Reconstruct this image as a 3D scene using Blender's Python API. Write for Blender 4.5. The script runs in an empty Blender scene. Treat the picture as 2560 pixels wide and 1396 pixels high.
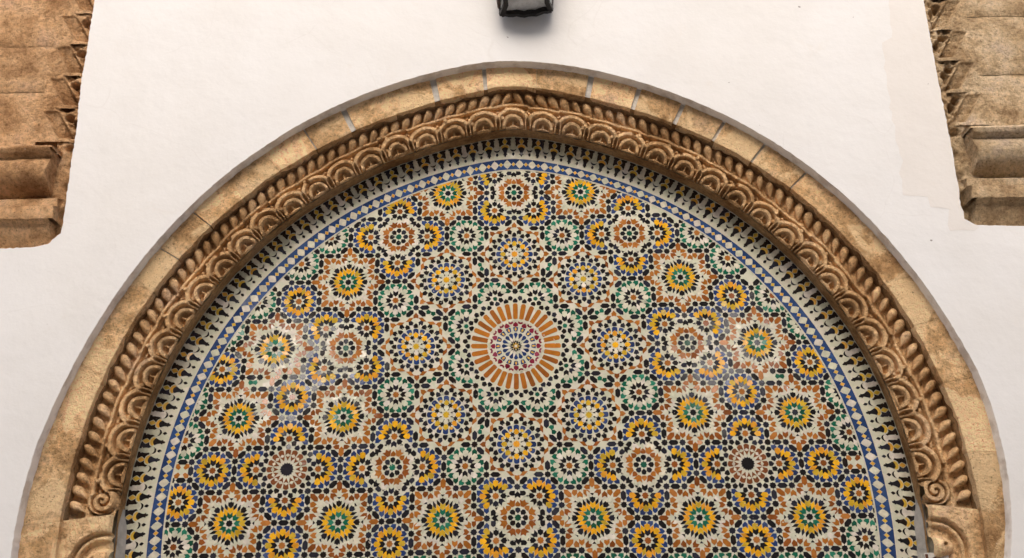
import bpy, bmesh, math, random
import numpy as np
from math import sin, cos, pi, radians, hypot, atan2, sqrt
from mathutils import Vector, Matrix
random.seed(7); rng = np.random.RandomState(11)
SC = bpy.context.scene
COL = SC.collection

# ------------------------------------------------------------------ camera
CAM = (-0.010579, -3.584373, 1.701874); YAW, PITCH, ROLL = -0.000526, 0.377552, -0.012874
cd = bpy.data.cameras.new('camera'); cam = bpy.data.objects.new('camera', cd); COL.objects.link(cam)
cd.sensor_width = 36.0; cd.lens = 2449.338/2560*36.0; cd.clip_start = .05; cd.clip_end = 500
f = Vector((sin(YAW)*cos(PITCH), cos(YAW)*cos(PITCH), sin(PITCH)))
r0 = f.cross(Vector((0, 0, 1))).normalized(); u0 = r0.cross(f)
rr = cos(ROLL)*r0 + sin(ROLL)*u0; uu = -sin(ROLL)*r0 + cos(ROLL)*u0
cam.matrix_world = Matrix(((rr.x, uu.x, -f.x, CAM[0]), (rr.y, uu.y, -f.y, CAM[1]), (rr.z, uu.z, -f.z, CAM[2]), (0, 0, 0, 1)))
SC.camera = cam

# ------------------------------------------------------------------ light
SUN_EL, SUN_AZ = radians(42), radians(184)       # azimuth measured from +Y clockwise: the light comes from the courtyard side
w = bpy.data.worlds.new('World'); SC.world = w; w.use_nodes = True
nt = w.node_tree; nt.nodes.clear()
sky = nt.nodes.new('ShaderNodeTexSky'); sky.sky_type = 'NISHITA'; sky.sun_disc = False
sky.sun_elevation = SUN_EL; sky.sun_rotation = SUN_AZ; sky.air_density = .7; sky.dust_density = 5; sky.ozone_density = .5
bg = nt.nodes.new('ShaderNodeBackground'); bg.inputs[1].default_value = .15
wo = nt.nodes.new('ShaderNodeOutputWorld')
nt.links.new(sky.outputs[0], bg.inputs[0]); nt.links.new(bg.outputs[0], wo.inputs[0])
sd = bpy.data.lights.new('sun', 'SUN'); sd.energy = 1.4; sd.angle = radians(55); sd.color = (1, .955, .89)
sun = bpy.data.objects.new('sun', sd); COL.objects.link(sun)
ld = Vector((sin(SUN_AZ)*cos(SUN_EL), cos(SUN_AZ)*cos(SUN_EL), sin(SUN_EL)))   # towards the sun
sun.rotation_euler = ld.to_track_quat('Z', 'Y').to_euler(); sun.location = ld*20
SC.view_settings.view_transform = 'Standard'; SC.view_settings.look = 'None'
SC.view_settings.exposure = 0.62; SC.view_settings.gamma = 1; SC.view_settings.use_curve_mapping = False
SC.render.engine = 'CYCLES'; SC.cycles.max_bounces = 6; SC.cycles.diffuse_bounces = 4

# ------------------------------------------------------------------ helpers
def tag(o, label=None, cat=None, group=None, kind=None):
    if label: o['label'] = label
    if cat: o['category'] = cat
    if group: o['group'] = group
    if kind: o['kind'] = kind
    return o
def empty(name, loc=(0, 0, 0)):
    o = bpy.data.objects.new(name, None); COL.objects.link(o); o.location = loc; o.empty_display_size = .1; return o
def link(name, me, mat=None, parent=None, loc=None):
    o = bpy.data.objects.new(name, me); COL.objects.link(o)
    if mat and not me.materials: me.materials.append(mat)
    if parent is not None:
        o.parent = parent
        if loc is not None: o.location = Vector(loc) - Vector(parent.location)
        else: o.location = -Vector(parent.location)
    elif loc is not None: o.location = loc
    return o
def mesh(name, V, F, smooth=False, cols=None):
    me = bpy.data.meshes.new(name); me.from_pydata([tuple(map(float, v)) for v in V], [], F); me.update()
    if smooth: me.polygons.foreach_set('use_smooth', [True]*len(me.polygons))
    if cols is not None:
        ca = me.color_attributes.new('Col', 'FLOAT_COLOR', 'CORNER')
        arr = np.ones((len(me.loops), 4), dtype=np.float32); k = 0
        cnt = np.zeros(len(me.polygons), dtype=np.int32); me.polygons.foreach_get('loop_total', cnt)
        arr[:, :3] = np.repeat(np.asarray(cols, dtype=np.float32), cnt, axis=0)
        ca.data.foreach_set('color', arr.ravel())
    return me
def box(V, F, x0, x1, y0, y1, z0, z1):
    n = len(V)
    V += [(x0, y0, z0), (x1, y0, z0), (x1, y1, z0), (x0, y1, z0), (x0, y0, z1), (x1, y0, z1), (x1, y1, z1), (x0, y1, z1)]
    F += [[n+a for a in q] for q in ((0, 3, 2, 1), (4, 5, 6, 7), (0, 1, 5, 4), (1, 2, 6, 5), (2, 3, 7, 6), (3, 0, 4, 7))]
# smooth value noise for shaping (numpy)
_G = rng.rand(64, 64)
def vnoise(x, y):
    x = np.asarray(x, float); y = np.asarray(y, float)
    xi = np.floor(x).astype(int); yi = np.floor(y).astype(int); fx = x-xi; fy = y-yi
    fx = fx*fx*(3-2*fx); fy = fy*fy*(3-2*fy)
    g = lambda a, b: _G[a % 64, b % 64]
    return (g(xi, yi)*(1-fx)+g(xi+1, yi)*fx)*(1-fy)+(g(xi, yi+1)*(1-fx)+g(xi+1, yi+1)*fx)*fy - .5
def fbm(x, y): return vnoise(x, y)+.5*vnoise(2.1*x+7, 2.1*y+3)+.25*vnoise(4.3*x+1, 4.3*y+9)
def sstep(a, b, x):
    t = np.clip((x-a)/(b-a), 0, 1); return t*t*(3-2*t)

# ------------------------------------------------------------------ materials
def newmat(name):
    m = bpy.data.materials.new(name); m.use_nodes = True; n = m.node_tree; n.nodes.clear()
    out = n.nodes.new('ShaderNodeOutputMaterial'); b = n.nodes.new('ShaderNodeBsdfPrincipled'); n.links.new(b.outputs[0], out.inputs[0])
    return m, n, b
def N(n, t, **kw):
    x = n.nodes.new(t)
    for k, v in kw.items():
        if k.startswith('i_'): x.inputs[k[2:].replace('_', ' ')].default_value = v
        else: setattr(x, k, v)
    return x
def noise(n, scale, detail=4, rough=.55, vec=None, dist=0):
    t = N(n, 'ShaderNodeTexNoise'); t.inputs['Scale'].default_value = scale; t.inputs['Detail'].default_value = detail
    t.inputs['Roughness'].default_value = rough; t.inputs['Distortion'].default_value = dist
    if vec is not None: n.links.new(vec, t.inputs['Vector'])
    return t.outputs['Fac']
def ramp(n, src, stops):
    r = N(n, 'ShaderNodeValToRGB'); e = r.color_ramp.elements
    while len(e) < len(stops): e.new(.5)
    for k, (p_, c) in enumerate(stops):
        e[k].position = p_; e[k].color = (*c, 1) if len(c) == 3 else c
    n.links.new(src, r.inputs[0]); return r.outputs[0]
def mix(n, fac, a, b_, mode='MIX'):
    x = N(n, 'ShaderNodeMix', data_type='RGBA', blend_type=mode)
    for s, v in ((0, fac), (6, a), (7, b_)):
        if isinstance(v, (int, float)): x.inputs[s].default_value = v
        elif isinstance(v, tuple): x.inputs[s].default_value = (*v, 1)
        else: n.links.new(v, x.inputs[s])
    return x.outputs[2]
def math_(n, op, a, b_=None):
    x = N(n, 'ShaderNodeMath', operation=op)
    for s, v in ((0, a), (1, b_)):
        if v is None: continue
        if isinstance(v, (int, float)): x.inputs[s].default_value = v
        else: n.links.new(v, x.inputs[s])
    return x.outputs[0]
def bump(n, b, h, strength, dist, prev=None):
    x = N(n, 'ShaderNodeBump'); x.inputs['Strength'].default_value = strength; x.inputs['Distance'].default_value = dist
    n.links.new(h, x.inputs['Height'])
    if prev is not None: n.links.new(prev, x.inputs['Normal'])
    n.links.new(x.outputs[0], b.inputs['Normal']); return x.outputs[0]
def pos(n): return N(n, 'ShaderNodeNewGeometry').outputs['Position']

def stone_mat(name, tint=(1, 1, 1), rnd=.12, dark=1.0, patches=True):
    m, n, b = newmat(name); P = pos(n)
    base = ramp(n, noise(n, 5.5, 6, .62, P), [(.36, (.34, .20, .09)), (.46, (.49, .31, .15)), (.55, (.62, .42, .22)), (.66, (.54, .37, .22))])
    fine = ramp(n, noise(n, 55, 5, .7, P), [(.30, (.50, .44, .38)), (.50, (1, 1, 1)), (.68, (1.28, 1.25, 1.18))])
    c = mix(n, .8, base, fine, 'MULTIPLY')
    if patches:   # smooth ochre lime repairs
        pf = ramp(n, noise(n, 3.4, 5, .62, P, .8), [(.49, (0, 0, 0)), (.53, (1, 1, 1))])
        c = mix(n, math_(n, 'MULTIPLY', pf, .7), c, (.76, .56, .31))
    sp = ramp(n, noise(n, 130, 3, .6, P), [(.30, (.30, .24, .19)), (.42, (1, 1, 1))])
    c = mix(n, .7, c, sp, 'MULTIPLY')
    wsp = ramp(n, noise(n, 95, 2, .5, P), [(.74, (0, 0, 0)), (.80, (1, 1, 1))])
    c = mix(n, math_(n, 'MULTIPLY', wsp, .6), c, (.72, .62, .48))
    oi = N(n, 'ShaderNodeObjectInfo')
    c = mix(n, 1.0, c, (1.52, 1.53, 1.60), 'MULTIPLY'); hs = N(n, 'ShaderNodeHueSaturation'); n.links.new(c, hs.inputs['Color'])
    n.links.new(math_(n, 'ADD', math_(n, 'MULTIPLY', oi.outputs['Random'], 2*rnd), dark-rnd), hs.inputs['Value'])
    c = mix(n, 1.0, hs.outputs[0], tint, 'MULTIPLY')
    n.links.new(c, b.inputs['Base Color']); b.inputs['Roughness'].default_value = 1.0; b.inputs['Specular IOR Level'].default_value = .05
    x = bump(n, b, noise(n, 38, 6, .7, P), 1.0, .02)
    bump(n, b, noise(n, 150, 4, .7, P), 1.0, .006, x)
    return m
M_stone = stone_mat('sandstone', (1.0, .99, .97))
M_carved = stone_mat('carved_sandstone', (1.08, 1.06, 1.03), .07, 1.0, False)
M_shade_stone = stone_mat('shade_tinted_sandstone', (.66, .60, .54), .05, .9, False)  # same sandstone tinted darker: shade of the soffit and groove painted in
M_pil = stone_mat('pilaster_sandstone', (.86, .80, .80), .08, .95, False)
M_pilr = stone_mat('pilaster_grey_sandstone', (.80, .90, 1.05), .08, .98, False)

def plaster_mat(name, col, warm):
    m, n, b = newmat(name); P = pos(n)
    c = mix(n, ramp(n, noise(n, .8, 5, .6, P), [(.35, (0, 0, 0)), (.65, (1, 1, 1))]), col, warm)
    cl = ramp(n, noise(n, 3.3, 6, .6, P), [(.3, (.955, .95, .94)), (.6, (1, 1, 1))])
    c = mix(n, 1.0, c, cl, 'MULTIPLY')
    sp = ramp(n, noise(n, 26, 2, .4, P), [(.185, (.25, .22, .2)), (.20, (1, 1, 1))])
    c = mix(n, .8, c, sp, 'MULTIPLY')
    mp = N(n, 'ShaderNodeVectorMath', operation='ADD'); nv_ = N(n, 'ShaderNodeTexNoise'); nv_.inputs['Scale'].default_value = 2.5; n.links.new(P, nv_.inputs['Vector'])
    sc_ = N(n, 'ShaderNodeVectorMath', operation='SCALE'); n.links.new(nv_.outputs['Color'], sc_.inputs[0]); sc_.inputs['Scale'].default_value = .35
    n.links.new(P, mp.inputs[0]); n.links.new(sc_.outputs[0], mp.inputs[1])
    vo = N(n, 'ShaderNodeTexVoronoi', feature='DISTANCE_TO_EDGE'); vo.inputs['Scale'].default_value = 1.7; n.links.new(mp.outputs[0], vo.inputs['Vector'])
    cr = ramp(n, vo.outputs['Distance'], [(.0, (1, 1, 1)), (.0045, (0, 0, 0))]); mk = ramp(n, noise(n, 1.9, 3, .5, P, .3), [(.50, (0, 0, 0)), (.56, (1, 1, 1))])
    c = mix(n, math_(n, 'MULTIPLY', math_(n, 'MULTIPLY', cr, mk), .10), c, (.45, .40, .35))
    st = ramp(n, noise(n, 6, 6, .7, P, .5), [(.60, (0, 0, 0)), (.75, (1, 1, 1))])
    c = mix(n, math_(n, 'MULTIPLY', st, .22), c, (.70, .62, .52))
    n.links.new(c, b.inputs['Base Color']); b.inputs['Roughness'].default_value = .75; b.inputs['Specular IOR Level'].default_value = .25
    x = bump(n, b, noise(n, 2.2, 5, .55, P), .55, .02)
    x = bump(n, b, noise(n, 14, 5, .6, P), .25, .006, x)
    bump(n, b, noise(n, 120, 3, .6, P), .25, .0015, x)
    return m
M_plaster = plaster_mat('limewash', (.81, .795, .765), (.825, .82, .805))
M_beige = plaster_mat('old_limewash', (.79, .755, .705), (.80, .77, .73))
M_cool = plaster_mat('fresh_limewash', (.80, .80, .83), (.795, .79, .81))
M_mortar = stone_mat('grey_mortar', (1, 1, 1), .03, 1, False)
def grey_mortar():
    m, n, b = newmat('grey_render'); P = pos(n)
    c = ramp(n, noise(n, 12, 5, .6, P), [(.38, (.66, .60, .53)), (.52, (.86, .82, .76))])
    n.links.new(c, b.inputs['Base Color']); b.inputs['Roughness'].default_value = .95
    bump(n, b, noise(n, 30, 5, .7, P), .5, .004); return m
M_grey = grey_mortar()

def glaze_mat():
    m, n, b = newmat('glazed_tile'); P = pos(n)
    a = N(n, 'ShaderNodeVertexColor'); a.layer_name = 'Col'
    v = ramp(n, noise(n, 45, 4, .6, P), [(.3, (.80, .78, .76)), (.7, (1.14, 1.12, 1.10))])
    c = mix(n, 1.0, a.outputs[0], v, 'MULTIPLY')
    chip = ramp(n, noise(n, 115, 4, .62, P), [(.745, (0, 0, 0)), (.765, (1, 1, 1))])
    area = ramp(n, noise(n, 4.3, 3, .6, P), [(.50, (0, 0, 0)), (.66, (1, 1, 1))])
    chip2 = ramp(n, noise(n, 62, 4, .6, P), [(.66, (0, 0, 0)), (.68, (1, 1, 1))])
    ch = math_(n, 'MAXIMUM', chip, math_(n, 'MULTIPLY', chip2, area))
    c = mix(n, ch, c, (.60, .55, .44))
    n.links.new(c, b.inputs['Base Color'])
    rg = ramp(n, noise(n, 18, 3, .6, P), [(.35, (.03, .03, .03)), (.7, (.08, .08, .08))])
    n.links.new(math_(n, 'ADD', rg, math_(n, 'MULTIPLY', ch, .5)), b.inputs['Roughness'])
    b.inputs['Specular IOR Level'].default_value = .7; b.inputs['Coat Weight'].default_value = .5; b.inputs['Coat Roughness'].default_value = .05
    x = bump(n, b, noise(n, 60, 2, .5, P), .07, .0022)
    bump(n, b, noise(n, 190, 4, .65, P), .22, .0007, x); return m
M_glaze = glaze_mat()
def bed_mat():
    m, n, b = newmat('white_glazed_field'); P = pos(n)
    vo = N(n, 'ShaderNodeTexVoronoi'); vo.inputs['Scale'].default_value = 42; n.links.new(P, vo.inputs['Vector'])
    sx = N(n, 'ShaderNodeSeparateColor'); n.links.new(vo.outputs['Color'], sx.inputs[0])
    c = ramp(n, sx.outputs[0], [(.0, (.69, .66, .52)), (.35, (.63, .64, .50)), (.7, (.73, .68, .58)), (1, (.60, .62, .47))])
    gr = ramp(n, noise(n, 9, 5, .65, P), [(.3, (.88, .87, .83)), (.65, (1.04, 1.03, 1.0))])
    c = mix(n, 1.0, c, gr, 'MULTIPLY')
    sp = ramp(n, noise(n, 140, 3, .6, P), [(.25, (.45, .40, .33)), (.33, (1, 1, 1))])
    c = mix(n, .6, c, sp, 'MULTIPLY')
    n.links.new(c, b.inputs['Base Color']); b.inputs['Roughness'].default_value = .13; b.inputs['Specular IOR Level'].default_value = .7
    vm = N(n, 'ShaderNodeVectorMath', operation='SUBTRACT'); n.links.new(vo.outputs['Color'], vm.inputs[0]); vm.inputs[1].default_value = (.5, .5, .5)
    vs_ = N(n, 'ShaderNodeVectorMath', operation='SCALE'); n.links.new(vm.outputs[0], vs_.inputs[0]); vs_.inputs['Scale'].default_value = .075
    va = N(n, 'ShaderNodeVectorMath', operation='ADD'); n.links.new(N(n, 'ShaderNodeNewGeometry').outputs['Normal'], va.inputs[0]); n.links.new(vs_.outputs[0], va.inputs[1])
    vn = N(n, 'ShaderNodeVectorMath', operation='NORMALIZE'); n.links.new(va.outputs[0], vn.inputs[0])
    bump(n, b, noise(n, 60, 2, .5, P), .08, .0022, vn.outputs[0]); return m
M_bed = bed_mat()
def simple(name, col, rough=.6, metal=0, bs=0, bd=.002, var=.25):
    m, n, b = newmat(name); P = pos(n)
    v = ramp(n, noise(n, 30, 5, .65, P), [(.3, (1-var,)*3), (.7, (1+var,)*3)])
    c = mix(n, 1.0, col, v, 'MULTIPLY'); n.links.new(c, b.inputs['Base Color'])
    b.inputs['Roughness'].default_value = rough; b.inputs['Metallic'].default_value = metal
    if bs: bump(n, b, noise(n, 90, 4, .6, P), bs, bd)
    return m
M_iron = simple('wrought_iron', (.014, .012, .011), .45, .3, .8, .004, .5)
M_bronze = simple('aged_brown_metal', (.10, .07, .055), .55, .3, .8, .004, .5)
M_frost_ = simple('dusty_lantern_glass', (.50, .51, .50), .35, 0, .15, .001, .08)
def frosted():
    m = bpy.data.materials.new('dusty_lantern_glass'); m.use_nodes = True; n = m.node_tree; n.nodes.clear()
    out = n.nodes.new('ShaderNodeOutputMaterial'); t = n.nodes.new('ShaderNodeBsdfTranslucent'); d = n.nodes.new('ShaderNodeBsdfDiffuse'); x = n.nodes.new('ShaderNodeMixShader')
    c = ramp(n, noise(n, 60, 4, .6, pos(n)), [(.3, (.62, .63, .61)), (.6, (.80, .81, .80))])
    n.links.new(c, t.inputs[0]); n.links.new(c, d.inputs[0]); x.inputs[0].default_value = .8
    n.links.new(t.outputs[0], x.inputs[1]); n.links.new(d.outputs[0], x.inputs[2]); n.links.new(x.outputs[0], out.inputs[0]); return m
M_frost = frosted()
M_brownpaint = simple('brown_painted_glaze', (.10, .035, .015), .4)
M_mort = simple('lime_mortar', (.56, .53, .48), .95, 0, .8, .006, .25)
M_cement = simple('grey_cement', (.46, .43, .38), .9, 0, .6, .004, .2)
M_opp = simple('sky_block_wall_ochre', (.26, .20, .14), .85, 0, .3, .004, .15)  # mid tone picked for how the added wall mirrors in the glaze
M_ground = simple('courtyard_paving', (.42, .38, .33), .8, 0, .3, .004, .15)

# ------------------------------------------------------------------ geometry of the arch
R = .4; ZC = 2.9; YM = .16; ZA = 2.4     # lattice unit, mosaic centre height, mosaic plane, arch centre
E_ = R*(3-2*sqrt(2))                     # spacing of the small stars
CO = {'C0': [1.29576, -0.13193, 0.12199, -0.03276, 0.0098, 0.01849, 0.0065, -0.01971],
      'C1': [1.35111, -0.17655, 0.2233, -0.11067, 0.0298, -0.0064, -0.0064, 0.01722],
      'C2': [1.45895, -0.22546, 0.31715, -0.16736, 0.03968, 0.0097, -0.0001, -0.0031],
      'Vin': [1.61356, -0.27306, 0.42181, -0.23989, 0.05707, 0.02646, 0.00199, -0.01673],
      'Vout': [1.71888, -0.08671, -0.03869, 0.16437, -0.05736, -0.02865, -0.05225, 0.09874],
      'P': [1.71378, -0.18877, 0.28447, -0.20209, 0.07367, 0.00702, -0.01363, 0.0215]}
def rad(k, ph):
    c = CO[k]; ph = np.asarray(ph, float); a = np.sqrt(ph**2+.0036)-.028*np.exp(-(ph/.3)**2)
    v = c[0]+c[1]*a+c[2]*a**2+c[3]*a**3+c[4]*a**4+c[5]*ph+c[6]*ph**3+c[7]*ph*a
    return np.minimum(v, rad('Vout', ph)-.012) if k == 'P' else v
def xz(r, ph): return r*np.sin(ph), ZA+r*np.cos(ph)
PHM = radians(112)

# ------------------------------------------------------------------ polygons and tiles
WARP = [(0, 0, -0.0016, -0.0068), (0, 1, -0.0032, -0.0109), (0, -1, -0.0133, 0.0084), (1, 0, -0.0076, -0.012), (-1, 0, -0.001, 0.0026), (0.707, 0.707, -0.0067, 0.0042), (-0.707, 0.707, 0.0094, 0.0194), (0.707, -0.707, -0.0079, -0.019), (-0.707, -0.707, 0.027, 0.0112), (-0.5, 1.207, -0.0027, 0.003), (0.5, 1.207, -0.0027, -0.0113), (-1.207, -0.5, 0.029, 0.0193), (-1.207, 0.5, -0.0301, -0.0073), (1.207, 0.5, -0.0014, -0.0066), (1.207, -0.5, -0.0107, 0.0158), (-0.5, -1.207, -0.0055, 0.0059), (0.5, -1.207, -0.008, -0.0032), (-1.707, 0.707, -0.0056, -0.0017), (1.707, 0.707, -0.0117, 0.0079), (-0.707, 1.707, 0.01, 0.0003), (0.707, 1.707, 0.0063, -0.0013), (-2.414, 0, 0.0041, -0.0075), (2.414, 0, -0.0001, -0.0021), (-2.707, -0.707, -0.0039, 0.0023), (2.707, -0.707, 0.0019, -0.0139), (-1.707, -0.707, 0.0176, 0.0007), (1.707, -0.707, 0.0177, -0.0009), (-2.707, -1.707, -0.0027, -0.0013), (2.707, -1.707, 0.0259, -0.0117), (-1.707, -1.707, 0.0245, -0.007), (1.707, -1.707, -0.0145, -0.0058), (-0.707, -1.707, -0.0055, 0.0064), (0.707, -1.707, -0.0065, 0.0068), (-1.707, 0, 0.0056, -0.0046), (1.707, 0, 0.0151, 0.0074), (-1.207, 1.207, -0.003, -0.0006), (1.207, 1.207, -0.0056, 0.0107), (-2.207, -1.207, 0.0007, -0.0026), (2.207, -1.207, -0.0149, -0.0062), (0, 1.707, 0.0018, -0.0004), (0, -1.707, -0.0038, 0.0268), (-2.207, 0.5, -0.0016, 0.0036), (-2.914, -1.207, -0.0027, -0.0087), (-3.207, -1.5, -0.0031, -0.0097), (-2.914, -0.207, -0.0131, 0.0009)]
WA = np.array(WARP)
def warp(P):   # hand-laid irregularity of the field, lattice units
    d2 = ((P[:, None, :]-WA[None, :, :2])**2).sum(-1); k = np.exp(-d2/(2*.30**2))
    s = k.sum(1, keepdims=True)+.25
    return P + (k[:, :, None]*WA[None, :, 2:]).sum(1)/s
def area(p): x, y = p[:, 0], p[:, 1]; return .5*float(np.dot(x, np.roll(y, -1))-np.dot(y, np.roll(x, -1)))
def ccw(p): return p if area(p) > 0 else p[::-1].copy()
def inset(p, d):
    p = ccw(p); a = p-np.roll(p, 1, 0); b = np.roll(p, -1, 0)-p
    la = np.linalg.norm(a, axis=1, keepdims=True)+1e-12; lb = np.linalg.norm(b, axis=1, keepdims=True)+1e-12
    na = np.stack([-a[:, 1], a[:, 0]], 1)/la; nb = np.stack([-b[:, 1], b[:, 0]], 1)/lb
    m = na+nb; l2 = (m**2).sum(1, keepdims=True); m = np.where(l2 > .15, m*2/np.maximum(l2, .15)*1, m*5)
    return p+m*d
def clip_half(p, q, nrm):
    out = []; d = (p-q)@nrm
    for i in range(len(p)):
        j = (i+1) % len(p)
        if d[i] >= 0: out.append(p[i])
        if (d[i] >= 0) != (d[j] >= 0): out.append(p[i]+(p[j]-p[i])*(d[i]/(d[i]-d[j])))
    return np.array(out) if len(out) > 2 else None
def clip_arch(p, key='C0', margin=.004):   # keep what lies inside the curve
    ph = np.arctan2(p[:, 0], p[:, 1]-ZA); r = np.hypot(p[:, 0], p[:, 1]-ZA); lim = rad(key, ph)-margin
    if np.all(r < lim): return p
    if np.all(r > lim): return None
    pm = ph.mean()
    for dp in (-.03, .0, .03):
        a, b = pm+dp-.015, pm+dp+.015
        A = np.array(xz(rad(key, a)-margin, a)); B = np.array(xz(rad(key, b)-margin, b)); t = B-A
        nrm = np.array([t[1], -t[0]])
        if nrm@(np.array([0, ZA])-A) < 0: nrm = -nrm
        p = clip_half(p, A, nrm)
        if p is None: return None
    return p if area(ccw(p)) > 3e-6 else None

SB = (.46, .165, .020); BB = (.026, .075, .27)
BK, OR, YE, BL, GR, MA, WH, YS = (.011, .011, .013), (.40, .115, .018), (.84, .43, .018), (.028, .062, .23), (.012, .125, .07), (.24, .022, .05), (.66, .63, .52), (.80, .48, .12)
VAR = {BK: [(.011, .011, .013)]*6+[(.018, .018, .026), (.030, .032, .044), (.014, .010, .009), (.022, .024, .038)], OR: [(.39, .140, .022), (.43, .155, .026), (.34, .112, .018), (.24, .072, .014), (.45, .175, .040), (.30, .092, .02)], SB: [(.46, .165, .020), (.50, .18, .024), (.42, .145, .02), (.34, .11, .018)], BB: [(.024, .062, .19), (.03, .075, .22), (.020, .048, .15), (.04, .085, .22)],
       YE: [(.86, .45, .018), (.82, .40, .015), (.66, .42, .03), (.88, .47, .02), (.60, .40, .035), (.80, .36, .03)], BL: [(.022, .050, .165), (.026, .060, .19), (.020, .038, .115), (.048, .080, .20), (.024, .045, .14)],
       GR: [(.010, .13, .072), (.016, .16, .095), (.010, .085, .045), (.03, .21, .13), (.010, .10, .06)], MA: [(.24, .022, .05), (.28, .045, .085), (.18, .012, .03)], WH: [(.71, .68, .55), (.65, .65, .51), (.75, .70, .61), (.63, .64, .49), (.73, .69, .54)], YS: [(.80, .50, .09), (.72, .48, .06), (.82, .44, .07)]}
MUSTARD = [(-2.207, .5), (-2.207, -.5), (-2.914, -.207), (-2.914, -1.207), (-3.207, -1.5), (-2.207, -1.914), (2.207, .5), (2.914, -.207)]
class Tiles:
    def __init__(s): s.L = []
    def add(s, p, col, joint=-.0007, clip=True, jit=.0003):
        p = ccw(np.asarray(p, float)); p = inset(p, joint)
        if area(p) < 4e-6: return
        p = p+rng.normal(0, jit, p.shape)
        if clip:
            p = clip_arch(p)
            if p is None or len(p) < 3: return
        s.L.append((p, col))
    def geom(s, p, col, y0, off):
        n = len(p); c = p.mean(0); h = .0005+rng.rand()*.0004
        a, b = rng.normal(0, .015, 2)
        dy = np.clip(a*(p[:, 0]-c[0])+b*(p[:, 1]-c[1]), -.0006, .0006)
        q = inset(p, .0003) if abs(area(p)) > 3e-5 else p
        V = [(q[i, 0]-off[0], y0-h+dy[i]-off[1], q[i, 1]-off[2]) for i in range(n)]+[(p[i, 0]-off[0], y0+.0005-off[1], p[i, 1]-off[2]) for i in range(n)]
        F = [list(range(n))]+[[i+n, (i+1) % n+n, (i+1) % n, i] for i in range(n)]
        return V, F
    def build(s, root, y0, cap=300, name='tile', visible=lambda p: True):
        L = sorted(s.L, key=lambda t: -abs(area(t[0])) if visible(t[0]) else 0)
        def colr(col):
            v = VAR.get(col, [col]); c = v[rng.randint(len(v))]; k = 1+rng.normal(0, .07); return tuple(max(.004, q*k) for q in c)
        for p, col in L[:cap]:
            c = p.mean(0); off = (c[0], y0, c[1]); V, F = s.geom(p, col, y0, off); cc = colr(col)
            me = mesh(name, V, F, cols=[cc]*len(F)); link(name, me, M_glaze, root, off)
        V, F, CC = [], [], []
        for p, col in L[cap:]:
            v, f_ = s.geom(p, col, y0, (0, 0, 0)); n = len(V); V += v; F += [[n+i for i in q] for q in f_]; CC += [colr(col)]*len(f_)
        if V:
            o = link('small_tiles', mesh('small_tiles', V, F, cols=CC), M_glaze, root); tag(o, kind='stuff')

T = Tiles()
def to_world(P, c, rot=0):          # P in star units around lattice point c
    a = radians(rot); P = np.asarray(P, float)*(3-2*sqrt(2)); x = P[:, 0]*cos(a)-P[:, 1]*sin(a); y = P[:, 0]*sin(a)+P[:, 1]*cos(a)
    Q = np.stack([x+c[0], y+c[1]], 1); Q = warp(Q); return np.stack([Q[:, 0]*R, Q[:, 1]*R+ZC], 1)
def put(P, c, rot, col): T.add(to_world(P, c, rot), col)
def pol(L, flip=1): return [(r*cos(radians(flip*a)), r*sin(radians(flip*a))) for r, a in L]
def star(n, ro, ri, c, rot, col, ph=0): put([((ro if i % 2 == 0 else ri)*cos(pi*i/n+ph), (ro if i % 2 == 0 else ri)*sin(pi*i/n+ph)) for i in range(2*n)], c, rot, col)
CHEV = [(.245, 0), (.37, .145), (.60, .145), (.49, 0), (.60, -.145), (.37, -.145)]
KITE = [(.235, 0), (.36, .135), (.50, .125), (.56, 0), (.50, -.125), (.36, -.135)]
BLOB = [(.245, 0), (.37, .14), (.55, .14), (.53, .08), (.61, 0), (.53, -.08), (.55, -.14), (.37, -.14)]
PET = [(.50, 0), (.635, .145), (.85, .15), (.845, .07), (.91, 0), (.845, -.07), (.85, -.15), (.635, -.145)]
LOZ = pol([(.40, 0), (.655, 10.6), (.885, 0), (.655, -10.6)])
FL = [(1.09, 17.8), (1.05, 6.6), (.925, 1.3), (.865, 10), (.72, 12), (.92, 21)]
HEX = [(.285, 0), (.15, .135), (-.15, .135), (-.285, 0), (-.15, -.135), (.15, -.135)]
def hexa(P, c, rot, col): put([(x+P[0], y+P[1]) for x, y in P[2]], c, rot, col)
def place(shape, x, y, ang, c, rot, col):
    a = radians(ang); put([(x+p*cos(a)-q*sin(a), y+p*sin(a)+q*cos(a)) for p, q in shape], c, rot, col)

STARS, HEXES = {}, {}
def k2(x, z): return (round(x/.03), round(z/.03))
def reg_star(c, x, y, rot=0):
    a = radians(rot); q = 3-2*sqrt(2); X = c[0]+(x*cos(a)-y*sin(a))*q; Z = c[1]+(x*sin(a)+y*cos(a))*q
    for (sx, sz) in STARS.values():
        if hypot(sx-X, sz-Z) < .03: return
    STARS[len(STARS)] = (X, Z)
def reg_hex(c, x, y, ang, rot=0):
    a = radians(rot); q = 3-2*sqrt(2); X = c[0]+(x*cos(a)-y*sin(a))*q; Z = c[1]+(x*sin(a)+y*cos(a))*q
    for (sx, sz, _) in HEXES.values():
        if hypot(sx-X, sz-Z) < .03: return
    HEXES[len(HEXES)] = (X, Z, ang+rot)
def octagon(c):
    for k in range(8):
        a = radians(22.5+45*k); reg_star(c, 1.3066*cos(a), 1.3066*sin(a))
        a = radians(45*k); reg_hex(c, 1.207*cos(a), 1.207*sin(a), 45*k+90)

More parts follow.
